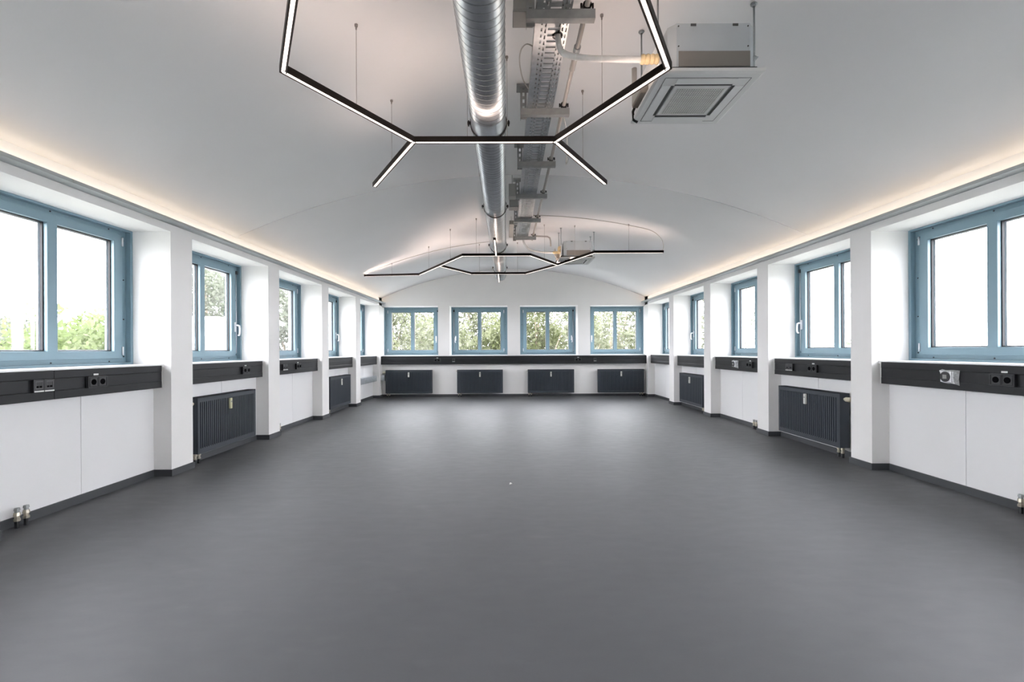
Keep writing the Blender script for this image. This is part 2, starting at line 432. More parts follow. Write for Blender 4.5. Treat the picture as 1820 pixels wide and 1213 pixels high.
def round_outlet(parent, x):
    poly = [(-0.066,0.050),(-0.020,0.044),(0.030,0.046),(0.070,0.034),(0.064,0.085),(0.072,0.150),(0.010,0.152),(-0.040,0.150),(-0.068,0.156),(-0.060,0.10)]
    wobble = MB(); n = len(poly)
    ce_ = (0, 0.1)
    vs = [(x+a, 0, b) for a,b in poly] + [(x+a*0.82, -0.024-0.006*(i%3), 0.1+(b-0.1)*0.82) for i,(a,b) in enumerate(poly)]
    fs = [(k,(k+1)%n,n+(k+1)%n,n+k) for k in range(n)] + [tuple(range(n,2*n))]
    p = wobble.add(vs, fs).build('power_outlet', 'foil', parent)
    B(x-0.042, x+0.042, -0.042, -0.020, 0.058, 0.142).build('outlet_plate', 'chrome', p, bevel=0.004)
    MB().cyl((x,-0.046,0.1),(x,-0.030,0.1),0.0395,24).build('outlet_face', 'socket', p)
    B(x-0.016, x+0.016, -0.050, -0.040, 0.084, 0.116).build('outlet_insert', 'box', p, bevel=0.002)
def trunking(loc, rz, x0, x1, depth, label, items=(), cut=None, ends=(0,0), group='anthracite dado trunking'):
    """local y=0 is the front face, wall at y=depth; 0.2 m high from local z=0"""
    t = thing('dado_trunking', label, 'cable trunking', loc, rz, group)
    B(x0, x1, 0.006, depth, 0.002, 0.196).build('back_channel', 'trunk', t)
    cuts = [x0] + ([cut] if cut is not None else []) + [x1]
    for a, b in zip(cuts[:-1], cuts[1:]):
        a += 0.001; b -= 0.001
        B(a, b, 0.0, 0.02, 0.0, 0.058).build('bottom_cover', 'trunk', t, bevel=0.003)
        B(a, b, 0.0, 0.02, 0.142, 0.198).build('top_cover', 'trunk', t, bevel=0.003)
    B(x0, x1, 0.0035, 0.02, 0.0605, 0.1395).build('middle_cover', 'trunk', t, bevel=0.002)
    for e, on in zip((x0, x1), ends):
        if on:
            d = 0.010 if e == x1 else -0.010
            a, b = sorted((e, e+d)); B(a, b, 0.001, depth, 0.0, 0.198).build('end_cap', 'trunk_end', t)
    for kind, x in items:
        {'power': power_socket, 'data': data_outlet, 'round': round_outlet, 'data1': lambda p, q: data_outlet(p, q, 1)}[kind](t, x)
    return t
TD = PANEL - TRUNK
li = {0: [('data', 3.016), ('power', 3.413)], 1: [('power', 5.37)], 2: [('data', 6.31), ('power', 6.72)], 3: [], 4: []}
ri = {0: [('round', 3.515), ('power', 3.137)], 1: [('data', 5.50), ('power', 5.09)], 2: [('round', 6.80), ('power', 6.405)], 3: [], 4: []}
ldesc = ['anthracite wall trunking with twin data ports and double socket, nearest window on the left wall',
         'anthracite wall trunking with one double socket, over the big radiator on the left wall',
         'anthracite wall trunking with data ports and socket, left wall, above the bare valve stubs',
         'blank anthracite wall trunking over the far radiator on the left wall',
         'short anthracite wall trunking in the far corner, left wall, above the steel channel']
rdesc = ['anthracite wall trunking with film-wrapped outlet and double socket, nearest window on the right wall',
         'anthracite wall trunking with data ports and socket, over the big radiator on the right wall',
         'anthracite wall trunking with film-wrapped outlet, right wall, between the two radiators',
         'blank anthracite wall trunking over the far radiator on the right wall',
         'short anthracite wall trunking in the far corner of the right wall']
for k in range(5):
    y0, y1 = left_bays[3+k]; c = (y0+y1)/2
    hi = (y1-0.03-c) if k < 4 else (YB-TD+0.0-c)
    if k == 4: hi = y1 - c - 0.004
    trunking((XL-TRUNK, c, 0.80), RZ['left'], y0-c+0.002, hi, TD, ldesc[k], [(a, y-c) for a, y in li[k]], cut=(3.10-c if k == 0 else None), ends=(0, 1 if k < 4 else 0))
    y0, y1 = right_bays[3+k]; c = (y0+y1)/2
    lo = -(y1-0.03-c) if k < 4 else -(y1-c-0.004)
    trunking((XR+TRUNK, c, 0.80), RZ['right'], lo, c-y0-0.002, TD, rdesc[k], [(a, c-y) for a, y in ri[k]], ends=(1 if k < 4 else 0, 0))
trunking((0, YB-TD, 0.79), 0.0, XL-PANEL+0.10, XR+PANEL-0.10, TD-0.002, 'long anthracite wall trunking running under all four end wall windows',
         [('power', -1.665), ('data1', -1.27), ('power', 1.725), ('data1', 2.13)])

# ------------------------------------------------------------------ radiators
def valve_pair(parent, x, y, top, name='valve'):
    for d in (-0.028, 0.028):
        MB().tube([(x+d,y,0.0),(x+d,y,0.05)],0.012,8).build('supply_pipe', 'blackpipe', parent, smooth=False)
        MB().tube([(x+d,y,0.045),(x+d,y,0.06),(x+d,y,0.061),(x+d,y,0.078),(x+d,y,0.079),(x+d,y,top)],[0.017,0.017,0.013,0.013,0.019,0.015],8).build(name, 'brass', parent)
def radiator(loc, rz, L, label, valve=-1, head=None, meter='meter', z0=0.105, H=0.56, group='anthracite panel radiators', n=None):
    """origin on the floor under the middle of the front; wall at y=+0.135"""
    t = thing('radiator', label, 'radiator', loc, rz, group)
    x0, x1, D = -L/2, L/2, 0.10
    n = n or int(L/0.033)
    f = MB(); z1 = z0 + H; top, bot = z1-0.045, z0+0.045
    # ridged front: profile of grooves between flat margins
    m0, m1 = x0+0.03, x1-0.03; p = (m1-m0)/n
    prof = [(x0,0.0),(m0,0.0)]
    for k in range(n):
        a = m0 + k*p
        prof += [(a+0.12*p,0.010),(a+0.36*p,0.010),(a+0.50*p,0.0),(a+0.98*p,0.0)]
    prof += [(x1,0.0)]
    N = len(prof)
    vs = []
    for z, g in ((z0,0),(bot,0),(bot+0.012,1),(top-0.012,1),(top,0),(z1,0)):
        vs += [(a, b*g, z) for a, b in prof]
    fs = [(r*N+k, r*N+k+1, (r+1)*N+k+1, (r+1)*N+k) for r in range(5) for k in range(N-1)]
    f.add(vs, fs); f.build('front_panel', 'radiator', t)
    B(x0+0.004, x1-0.004, 0.012, 0.030, z0+0.004, z1-0.01).build('convector_core', 'radiator', t)
    B(x0+0.004, x1-0.004, D-0.02, D, z0, z1-0.004).build('back_panel', 'radiator', t)
    B(x0+0.004, x1-0.004, 0.03, D-0.02, z0+0.03, z1-0.03).build('fin_block', 'radiator', t)
    for a in (x0-0.002, x1-0.002): B(a, a+0.004, 0.0, D, z0+0.002, z1).build('side_cover', 'radiator', t)
    g = MB(); k = x0+0.01
    while k < x1-0.01: g.box(k, k+0.006, 0.004, D-0.004, z1-0.008, z1-0.001); k += 0.02
    g.box(x0, x1, 0.0, 0.006, z1-0.008, z1); g.box(x0, x1, D-0.006, D, z1-0.008, z1)
    tag(g.build('top_grille', 'radiator', t), kind='stuff')
    for a in (-L*0.32, L*0.32): B(a-0.015, a+0.015, D, 0.134, z0+0.06, z1-0.06).build('wall_bracket', 'radiator', t)
    mm = B(-0.018, 0.018, -0.022, 0.0, z1-0.17, z1-0.055).build('heat_meter', meter, t, bevel=0.004)
    MB().box(-0.010, 0.010, -0.024, -0.021, z1-0.10, z1-0.085).build('meter_display', 'box', mm)
    vx = valve*(L/2-0.055)
    valve_pair(t, vx, 0.05, z0+0.01)
    if head == 'thermostat':
        hx = valve*L/2
        MB().tube([(hx,0.05,z1-0.06),(hx+valve*0.02,0.05,z1-0.06),(hx+valve*0.022,0.05,z1-0.06),(hx+valve*0.075,0.05,z1-0.06),(hx+valve*0.085,0.05,z1-0.06)],[0.014,0.014,0.023,0.025,0.018],14).build('thermostat_head', 'cream', t, smooth=False)
    elif head == 'plug':
        hx = valve*L/2
        MB().tube([(hx,0.05,z1-0.03),(hx+valve*0.012,0.05,z1-0.03),(hx+valve*0.013,0.05,z1-0.03),(hx+valve*0.03,0.05,z1-0.03)],[0.012,0.012,0.007,0.007],8).build('bleed_plug', 'brass', t)
    return t
RF = PANEL - 0.135                               # pier face to radiator face
M['meter_cream'] = mat('meter_cream', (0.62, 0.60, 0.40), 0.4)
radiator((XL-RF, 5.005, 0), RZ['left'], 1.03, 'ribbed anthracite radiator with cream meter, nearest one on the left wall', -1, 'thermostat', 'meter_cream')
radiator((XL-RF, 8.38, 0), RZ['left'], 1.03, 'ribbed anthracite radiator on the left wall, half hidden behind the far piers', -1, 'plug')
radiator((XR+RF, 5.16, 0), RZ['right'], 1.04, 'ribbed anthracite radiator with cream thermostat, nearest one on the right wall', 1, 'thermostat')
radiator((XR+RF, 8.42, 0), RZ['right'], 1.03, 'ribbed anthracite radiator on the right wall, half hidden behind the far piers', 1, 'plug')
for i, (a, b, v, hd) in enumerate(((-2.90,-1.79,-1,'thermostat'),(-1.184,-0.09,-1,'plug'),(0.514,1.62,-1,'plug'),(2.20,3.30,1,'plug'))):
    radiator(((a+b)/2, YB-0.135, 0), 0.0, b-a, 'wide anthracite radiator, %s of four from the steel channel along the end wall' % ordn[i], v, hd, z0=0.095)

# capped valve stubs in the bays without radiator
for lab, x, y in (('pair of capped brass radiator valves at the skirting below the nearest window, left wall', XL-0.105, 2.93),
                  ('pair of capped brass radiator valves beyond the first radiator, left wall', XL-0.105, 6.24),
                  ('pair of capped brass radiator valves at the skirting below the nearest window, right wall', XR+0.105, 3.05),
                  ('pair of capped brass radiator valves beyond the first radiator, right wall', XR+0.105, 6.37)):
    t = thing('radiator_valve', lab, 'pipe valve', (x, y, 0), pi/2, 'capped valve stubs')
    valve_pair(t, 0, 0, 0.10)
    for d in (-0.028, 0.028):
        MB().tube([(d,0,0.098),(d,0,0.112),(d,0,0.113),(d,0,0.128)],[0.012,0.012,0.016,0.014],8).build('cap', 'galvmat', t)

# galvanised channel turning the far left corner
t = thing('steel_channel', 'short galvanised steel channel turning the far corner, left of the end wall radiators', 'cable channel', (0,0,0.45))
xw = XL-PANEL
B(xw, xw+0.10, 9.60, YB-0.10, -0.05, 0.085).build('channel_body', 'zinc', t, bevel=0.006)
B(xw, xw+0.245, YB-0.10, YB-0.0005, -0.05, 0.085).build('channel_body', 'zinc', t, bevel=0.006)
B(xw+0.245, xw+0.255, YB-0.102, YB-0.0005, -0.052, 0.09).build('end_cap', 'galvmat', t)
MB().prism([(xw,-0.13),(xw+0.03,-0.13),(xw+0.105,-0.05),(xw+0.105,0.085),(xw,0.09)], 9.58, 9.60).build('end_flange', 'galvmat', t)

# ------------------------------------------------------------------ spiral duct
DX, DZ, DR = -0.125, EYE + 1.70, 0.125
t = thing('ventilation_duct', 'long galvanised spiral ventilation duct under the crown of the vault', 'air duct', (DX, 0, DZ))
Y0D, Y1D = 0.9, 10.3
seg = 48
tb = MB(); vs = []; fs = []
for r_, y in ((DR,Y0D),(DR,Y1D),(DR-0.003,Y1D),(DR-0.003,Y0D)):
    vs += [(r_*cos(2*pi*k/seg), y, r_*sin(2*pi*k/seg)) for k in range(seg)]
for q in range(4):
    for k in range(seg): fs.append((q*seg+k, q*seg+(k+1)%seg, ((q+1)%4)*seg+(k+1)%seg, ((q+1)%4)*seg+k))
o = tb.add(vs, fs).build('duct_tube', 'duct', t, smooth=True)
for p in o.data.polygons: p.use_smooth = abs(p.normal.y) < 0.5
def helix(r, pitch, rad, y0, y1, phase=0.0, seg=28):
    n = int((y1-y0)/pitch*seg); vs = []; fs = []
    for i in range(n+1):
        a = 2*pi*i/seg; y = y0 + pitch*i/seg; c, s_ = cos(a+phase), sin(a+phase)
        for dr, dy in ((0,-rad*1.4),(rad*0.7,-rad*0.6),(rad*0.7,rad*0.6),(0,rad*1.4)): vs.append(((r+dr)*c, y+dy, (r+dr)*s_))
    for i in range(n):
        for k in range(3): fs.append((i*4+k, i*4+k+1, i*4+4+k+1, i*4+4+k))
    return MB().add(vs, fs)
helix(DR, 0.105, 0.0036, Y0D+0.05, Y1D-0.02).build('spiral_seam', 'seam', t, smooth=True)
helix(DR, 0.105, 0.0028, Y0D+0.05, Y1D-0.02, phase=pi).build('spiral_bead', 'seam', t, smooth=True)
for y in (3.40, 7.33, 9.35):
    MB().tube([(0,y-0.20,0),(0,y+0.02,0)], DR+0.0042, 48, cap=False).build('coupling_sleeve', 'duct', t, smooth=True)
for y in (1.45, 3.40, 5.37, 7.33, 9.35):
    rm = MB(); rr = DR + 0.007; vs = []; fs = []
    for k in range(40):
        a = 2*pi*k/40
        for dr, dy in ((0,-0.013),(0.006,-0.013),(0.006,0.013),(0,0.013)): vs.append(((rr+dr)*cos(a), y+dy, (rr+dr)*sin(a)))
    for k in range(40):
        for q in range(4): fs.append((k*4+q, k*4+(q+1)%4, ((k+1)%40)*4+(q+1)%4, ((k+1)%40)*4+q))
    ro = rm.add(vs, fs).build('hanger_ring', 'clamp', t, smooth=False)
    for s in (-1, 1):
        B(min(s*rr, s*(rr+0.026)), max(s*rr, s*(rr+0.026)), y-0.013, y+0.013, -0.006, 0.006).build('ring_lug', 'clamp', ro)
        MB().cyl((s*(rr+0.017),y,-0.024),(s*(rr+0.017),y,0.018),0.006,6).build('bolt', 'clamp', ro)
    MB().cyl((0,y,rr),(0,y,vault(DX)-DZ+0.01),0.005,8).build('threaded_rod', 'galvmat', ro)

# ------------------------------------------------------------------ cable tray
TZ = EYE + 1.78; TX0, TX1 = 0.164, 0.350; TY0, TY1 = 0.9, 7.32
t = thing('cable_tray', 'perforated galvanised cable tray running beside the spiral duct', 'cable tray', (0,0,TZ))
W_ = TX1 - TX0
xb = [0, .034, .043, .056, .064, .074, .082, .132, .140, .150, .158, .170, .178, W_]
xb[-1] = W_
P = 0.05; yb = [0, .006, .014, .020, .030, .036, .044]
holes = {1: (1,4), 3: (2,6), 5: (0,3), 6: (1,2), 7: (3,6), 9: (0,4), 11: (1,5)}
bmv = MB(); nper = int((TY1-TY0)/P)
vid = {}
def vert(i, j, per):
    key = (i, per*len(yb)+j)
    if key not in vid: vid[key] = len(bmv.v); bmv.v.append((TX0+xb[i], TY0+per*P+yb[j], 0.0))
    return vid[key]
for per in range(nper):
    for j in range(len(yb)):
        for i in range(len(xb)-1):
            h_ = holes.get(i)
            if i == 6: hole = j in (0, 1, 2)
            elif h_: hole = h_[0] <= j < h_[1]
            else: hole = False
            if hole: continue
            jn, pn = (j+1, per) if j+1 < len(yb) else (0, per+1)
            bmv.f.append((vert(i,j,per), vert(i+1,j,per), vert(i+1,jn,pn), vert(i,jn,pn)))
tb_ = bmv.build('tray_base', 'galv', t)
sm = tb_.modifiers.new('sheet', 'SOLIDIFY'); sm.thickness = 0.007; sm.offset = -1
for x in (TX0, TX1-0.002): B(x, x+0.002, TY0, TY0+nper*P, 0.0, 0.055).build('side_rail', 'galv', t)
for k, x in enumerate((0.195, 0.222, 0.300, 0.318)):
    c = MB(); pts = [(x+0.006*sin(i*0.7+k), TY0+0.05+i*0.2, 0.010) for i in range(int((TY1-TY0-0.1)/0.2))]
    o = c.tube(pts, 0.007, 6).build('tray_cable', 'cable', t, smooth=True)

bz0, bz1 = TZ-0.052, TZ-0.003
def bracket_label(k): return ['nearest steel tray bracket, overhead beside the flexible sleeve', 'second steel tray bracket from the viewer, just before the near pendant lamp bar',
    'third steel tray bracket from the viewer, just past the near pendant lamp bar', 'fourth steel tray bracket from the viewer, with a junction box at its upright',
    'fifth steel tray bracket from the viewer, above the far pendant lamp', 'last steel tray bracket before the tray ends near the far pendant lamp'][k]
BY = [2.37, 3.34, 4.28, 5.17, 6.13, 7.10]
for k, y in enumerate(BY):
    b = thing('tray_bracket', bracket_label(k), 'bracket', (0, y, 0), 0, 'brackets of the cable tray')
    zc = vault(0.137)
    a = MB(); a.box(0.112, 0.472, -0.002, 0.0, bz0, bz1); a.box(0.112, 0.472, 0.0, 0.038, bz0, bz0+0.002); a.box(0.112, 0.472, 0.0, 0.038, bz1-0.002, bz1)
    a.build('arm', 'galvmat', b)
    # slotted upright: front web as strips with slots between
    u = MB(); x0, x1 = 0.113, 0.159; z = bz0-0.01
    u.box(x0, x0+0.015, 0.044, 0.047, z, zc); u.box(x1-0.015, x1, 0.044, 0.047, z, zc)
    q = z
    while q < zc: u.box(x0+0.015, x1-0.015, 0.044, 0.047, q, min(q+0.022, zc)); q += 0.05
    u.box(x0, x0+0.002, 0.047, 0.07, z, zc); u.box(x1-0.002, x1, 0.047, 0.07, z, zc)
    u.build('upright', 'galvmat', b)
    B(0.085, 0.187, 0.01, 0.11, zc-0.012, zc-0.002).build('base_plate', 'galvmat', b)
    c = MB(); cz = bz1 + 0.030
    for an in range(12):
        a0, a1 = 2*pi*an/12, 2*pi*(an+1)/12
        vs = [(0.432+r_*cos(q_), yy, cz+r_*sin(q_)) for q_ in (a0,a1) for r_ in (0.0165,0.024) for yy in (0.008,0.030)]
        c.add(vs, [(0,1,3,2),(4,6,7,5),(0,4,5,1),(2,3,7,6)])
    co = c.build('pipe_clamp', 'clamp', b)
    for s in (-1, 1): MB().cyl((0.432+s*0.03,0.019,cz-0.012),(0.432+s*0.03,0.019,cz+0.012),0.006,6).build('clamp_bolt', 'clamp', co)
    MB().cyl((0.432,0.019,bz1-0.002),(0.432,0.019,cz-0.016),0.005,6).build('clamp_stem', 'clamp', co)

# conduit carried on the bracket arms
PZ = bz1 + 0.030; PX = 0.432
t = thing('steel_conduit', 'grey pipe carried on the bracket arms alongside the cable tray', 'pipe', (0,0,0))
MB().tube([(PX,0.9,PZ),(PX,7.30,PZ),(PX-0.002,7.42,PZ-0.01)],0.014,12).build('pipe_run', 'conduit', t, smooth=True)
MB().tube([(PX,2.75,PZ),(PX,2.93,PZ)],0.0185,12).build('coupling', 'conduit', t)
MB().tube([(PX,2.71,PZ),(PX,2.75,PZ)],0.021,12).build('compression_ring', 'galvmat', t)
MB().tube([(PX+0.01,7.20,PZ),(0.52,7.22,PZ),(0.66,7.24,PZ),(0.70,7.25,PZ-0.02),(0.712,7.26,PZ-0.06),(0.715,7.27,PZ-0.15)],0.012,10).build('branch_pipe', 'conduit', t, smooth=True)

# junction boxes
for lab, x0, x1, y0, y1, z0, z1 in (
    ('grey junction box at the very top, on the nearest tray bracket', 0.045, 0.155, 2.42, 2.54, EYE+1.80, EYE+1.88),
    ('grey junction box hung on the fourth tray bracket beside the duct', 0.035, 0.112, 5.05, 5.17, EYE+1.71, EYE+1.85),
    ('flat grey junction box on the vault between the duct and cable tray', 0.045, 0.160, 5.72, 5.86, EYE+1.80, EYE+1.90),
    ('long grey junction box at the far end of the cable tray', 0.050, 0.112, 6.30, 7.05, EYE+1.745, EYE+1.80)):
    b = thing('junction_box', lab, 'junction box', ((x0+x1)/2, (y0+y1)/2, z0), 0, 'junction boxes of the cable tray')
    wx, wy, h_ = (x1-x0)/2, (y1-y0)/2, z1-z0
    B(-wx, wx, -wy, wy, 0.012, h_).build('box_body', 'box', b, bevel=0.003)
    B(-wx-0.002, wx+0.002, -wy-0.002, wy+0.002, 0.0, 0.012).build('box_lid', 'box', b, bevel=0.003)
    B(-0.006, wx+0.01 if x1 < 0.113 else 0.006, -0.01, 0.01, h_*0.5, h_*0.5+0.01).build('mounting_strap', 'galvmat', b)
    MB().cyl((0,0,h_-0.002),(0,0,vault((x0+x1)/2)-z0+0.003),0.004,6).build('hanger_rod', 'galvmat', b)

# thin cables looping from the tray to the vault
def cable(name, label, pts, r=0.005, m='cable'):
    P_ = [Vector(p) for p in pts]; out = []
    for i in range(len(P_)-1):
        p0, p1, p2, p3 = P_[max(i-1,0)], P_[i], P_[i+1], P_[min(i+2,len(P_)-1)]
        for k in range(6):
            u = k/6; out.append(0.5*((2*p1)+(-p0+p2)*u+(2*p0-5*p1+4*p2-p3)*u*u+(-p0+3*p1-3*p2+p3)*u**3))
    out.append(P_[-1])
    return out
def cable_thing(label, pts, r=0.004, name='cable'):
    o = MB().tube(cable('', '', pts), r, 6).build(name, 'cable', None, smooth=True)
    return tag(o, label, 'cable', 'thin cables on the vault')
cable_thing('thin grey cable looping out of the near tray towards the duct', [(0.17,2.70,TZ+0.02),(0.13,2.72,TZ+0.05),(0.10,2.82,TZ+0.08),(0.095,2.95,TZ+0.09),(0.12,3.10,TZ+0.07),(0.166,3.16,TZ+0.03)])
cable_thing('thin grey cable looping beside the tray near the lamp bar junction', [(0.345,3.50,TZ+0.03),(0.39,3.50,TZ+0.05),(0.46,3.55,TZ+0.02),(0.50,3.68,TZ-0.10),(0.50,3.75,TZ-0.24),(0.47,3.40,EYE+1.43)])
def on_vault(x, y, d=0.006): return (x, y, vault(x)-d)
HL = EYE + 1.405
cable_thing('grey cable arching over the vault to the tip of the far lamp, right side', [on_vault(0.40,6.60)] + [on_vault(0.40+0.2*i, 6.60-0.006*i) for i in range(1,9)] + [(2.14,6.54,vault(2.14)-0.03),(2.24,6.53,vault(2.2)-0.12),(2.26,6.53,HL+0.06),(2.235,6.53,HL+0.017)], 0.0055)
cable_thing('grey cable arching over the vault to the tip of the far lamp, left side', [on_vault(-0.30,8.15)] + [on_vault(-0.30-0.2*i, 8.15+0.03*i) for i in range(1,11)] + [on_vault(-2.52,8.46),(-2.60,8.475,HL+0.04),(-2.615,8.478,HL+0.016)], 0.0055)

# ------------------------------------------------------------------ hexagonal pendant lamps
BW, BH = 0.034, 0.036
def light_bar(root, a, b, z, up=True):
    a = Vector((a[0],a[1],0)); b = Vector((b[0],b[1],0)); d = (b-a); L = d.length; d.normalize()
    ang = math.atan2(d.y, d.x)
    e = BW/2*0.55
    o = MB().box(-e, L+e, -BW/2, BW/2, 0.004, BH-0.004).build('light_bar', 'lamp', root)
    o.location = (a.x, a.y, z-BH/2); o.rotation_euler = (0,0,ang)
    m = MB(); m.box(-e, L+e, -BW/2, -BW/2+0.005, 0.0, BH); m.box(-e, L+e, BW/2-0.005, BW/2, 0.0, BH)
    m.build('side_profile', 'lamp', o)
    MB().box(0.0, L, -0.008, 0.008, 0.0015, 0.0042).build('diffuser', 'down', o)
    if up: MB().box(0.01, L-0.01, -0.008, 0.008, BH-0.0035, BH-0.0005).build('uplight', 'up', o)
    return o
def wire(root, x, y, z):
    zc = vault(x)
    o = MB().cyl((x,y,z+BH/2-0.004),(x,y,zc),0.0016,5).build('suspension_wire', 'wire', root)
    MB().tube([(x,y,zc-0.030),(x,y,zc-0.012),(x,y,zc-0.011),(x,y,zc+0.002)],[0.004,0.006,0.010,0.010],8).build('ceiling_cup', 'wire', o)
def pendant(label, bars, wires, z):
    t = thing('pendant_lamp', label, 'lamp', (0,0,0), 0, 'honeycomb pendant lamps')
    for b in bars: light_bar(t, b[0], b[1], z)
    for x, y in wires: wire(t, x, y, z)
    return t
A, A2 = (-0.613,3.035), (0.334,3.04)
Bq, B2 = (-1.103,2.262), (0.806,2.25)
Cq, C2 = (-0.640,1.46), (0.340,1.45)
Dq, D2 = (-1.105,3.845), (0.832,3.815)
mid = lambda p, q, u=0.5: (p[0]+(q[0]-p[0])*u, p[1]+(q[1]-p[1])*u)
pendant('dark hexagonal LED pendant with two open arms, nearest overhead', [(A,A2),(A,Bq),(A2,B2),(Bq,Cq),(B2,C2),(Cq,C2),(A,Dq),(A2,D2)],
        [mid(A,Bq,0.51), mid(A2,B2,0.49), mid(A,Dq,0.5), mid(A2,D2,0.5), mid(A,A2,0.38), mid(A,A2,0.66), mid(Bq,Cq), mid(B2,C2)], HL)
a, a2 = (-0.632,6.69), (0.352,6.69); v, v2 = (-1.10,7.51), (0.848,7.48); f, f2 = (-0.632,8.30), (0.36,8.30)
w, tp = (-1.59,8.36), (-2.63,8.48); q, tq = (1.276,6.53), (2.25,6.53)
pendant('dark honeycomb LED pendant with long side arms, farther one before the end wall', [(a,a2),(a,v),(a2,v2),(v,f),(f,f2),(f2,v2),(v,w),(w,tp),(v2,q),(q,tq),((-0.143,5.74),(-0.143,6.69)),((-0.14,8.30),(-0.14,9.28))],
        [mid(a,v), mid(a2,v2), mid(v,w), mid(v2,q), mid(w,tp), mid(q,tq), mid(f,f2,0.15), mid(f,f2,0.85), mid(a,a2,0.2)], HL)

# ------------------------------------------------------------------ ceiling cassettes
def cassette(label, cx, y0, zp, first):
    """zp: underside of the white panel; 0.545 m square panel with its near edge at y0"""
    Wp = 0.546; o = 0.046
    t = thing('air_conditioner', label, 'air conditioner', (cx, y0+Wp/2, zp), 0, 'ceiling cassette air conditioners')
    h = Wp/2; hb = h - o; zt = 0.285; zb = 0.05
    c = 0.035
    bo = 0.024
    poly = [(-hb+c,-hb),(hb-c,-hb),(hb,-hb+c),(hb,hb-c),(hb-c,hb),(-hb+c,hb),(-hb,hb-c),(-hb,-hb+c)]
    m = MB(); n = 8
    poly = [(a+bo,b) for a,b in poly]
    m.add([(a,b,zb) for a,b in poly]+[(a,b,zt) for a,b in poly], [tuple(range(n)), tuple(range(n,2*n))]+[(k,(k+1)%n,n+(k+1)%n,n+k) for k in range(n)])
    body = m.build('casing', 'ac_body', t)
    B(-hb+0.045+bo, hb-0.035+bo, -hb-0.004, -hb+0.002, zb+0.008, zb+0.088).build('taupe_plate', 'ac_brown', body)
    for x in (-0.08, 0.14): B(x-0.014, x+0.014, -hb-0.004, -hb, zt-0.014, zt-0.003).build('clip', 'ac_dark', body)
    for x, z in ((-hb+0.045+bo, zt-0.015), (hb-0.045+bo, zt-0.015), (-hb+0.045+bo, zt-0.12), (hb-0.045+bo, zt-0.12)): MB().cyl((x,-hb-0.003,z),(x,-hb,z),0.004,6).build('screw', 'ac_dark', body)
    B(-hb-0.02, hb+0.02, -hb-0.012, hb+0.012, zb-0.006, zb).build('flange', 'ac_dark', t)
    B(-hb, hb, -hb, hb, 0.022, zb-0.006).build('collar', 'ac_brown', t)
    # panel: bevelled frame with recessed centre
    pm = MB()
    outer = [(-h,-h),(h,-h),(h,h),(-h,h)]; e = 0.012
    lo = [(-h+e,-h+e),(h-e,-h+e),(h-e,h-e),(-h+e,h-e)]; g = 0.118
    inn = [(-h+g,-h+g),(h-g,-h+g),(h-g,h-g),(-h+g,h-g)]
    vs = [(a,b,0.024) for a,b in outer]+[(a,b,0.008) for a,b in outer]+[(a,b,0.0) for a,b in lo]+[(a,b,0.0) for a,b in inn]+[(a,b,0.014) for a,b in inn]
    fs = [(0,1,2,3)]
    for r_ in range(4):
        for k in range(4): fs.append((r_*4+k, r_*4+(k+1)%4, r_*4+4+(k+1)%4, r_*4+4+k))
    fs.append((16,17,18,19))
    po = pm.add(vs, fs).build('panel', 'ac_white', t)
    # air slots and louvres
    for k in range(4):
        R = Matrix.Rotation(k*pi/2, 4, 'Z')
        def rb(name, m_, x0, x1, ya, yb_, z0, z1, par):
            mb = MB().box(x0, x1, ya, yb_, z0, z1); mb.v = [tuple(R @ Vector(v_)) for v_ in mb.v]; return mb.build(name, m_, par)
        rb('air_slot', 'ac_dark', -h+0.118, h-0.118, -h+0.100, -h+0.117, -0.0012, 0.003, po)
        rb('louvre', 'ac_white', -h+0.115, h-0.115, -h+0.052, -h+0.099, -0.004, 0.003, po)
        rb('panel_line', 'ac_dark', -h+0.048, h-0.048, -h+0.046, -h+0.0485, -0.0008, 0.002, po)
    gr = 0.118
    B(-h+g+0.006, h-g-0.006, -h+g+0.006, h-g-0.006, -0.001, 0.010).build('intake_cover', 'ac_white', t, bevel=0.003)
    gi = h - g - 0.026
    B(-gi, gi, -gi, gi, -0.0018, 0.0).build('filter_mesh', 'ac_dark', t)
    gm = MB(); N = 20 if first else 12
    for k in range(N+1):
        u = -gi + 2*gi*k/N; ww = gi/N*0.40
        gm.box(u-ww, u+ww, -gi, gi, -0.004, -0.0018); gm.box(-gi, gi, u-ww, u+ww, -0.0042, -0.0018)
    tag(gm.build('intake_grille', 'ac_grille', t), kind='stuff')
    # threaded rods and suspension brackets
    for s in (-1, 1):
        x = s*(hb + 0.034) + bo
        for y in (-hb+0.085, hb-0.07):
            top = vault(cx+x) - zp
            ro = MB().cyl((x,y,zb+0.03),(x,y,top+0.002),0.0052,8).build('threaded_rod', 'galv', t, smooth=True)
            MB().tube([(x,y,top-0.014),(x,y,top-0.006),(x,y,top-0.005),(x,y,top+0.002)],[0.010,0.010,0.018,0.018],10).build('ceiling_washer', 'galv', ro)
            MB().cyl((x,y,zb+0.105),(x,y,zb+0.113),0.012,6).build('nut', 'galvmat', ro)
            xa, xb_ = sorted((s*hb+bo, s*(hb+0.003)+bo))
            br = MB().box(xa, xb_, y-0.016, y+0.016, zb, zb+0.115); xa, xb_ = sorted((s*hb+bo, s*(hb+0.048)+bo)); br.box(xa, xb_, y-0.016, y+0.016, zb+0.100, zb+0.105)
            br.build('suspension_bracket', 'galv', t)
    # service side facing the tray
    B(-hb-0.012, -hb, -hb+0.06, hb-0.06, zb+0.0, zb+0.19).build('service_plate', 'ac_white', t)
    sb = B(-hb-0.060, -hb-0.012, 0.02, hb-0.04, zb+0.01, zb+0.10).build('control_box', 'ac_brown', t, bevel=0.004)
    B(-hb-0.064, -hb-0.060, 0.03, hb-0.05, zb+0.02, zb+0.09).build('control_lid', 'box', sb)
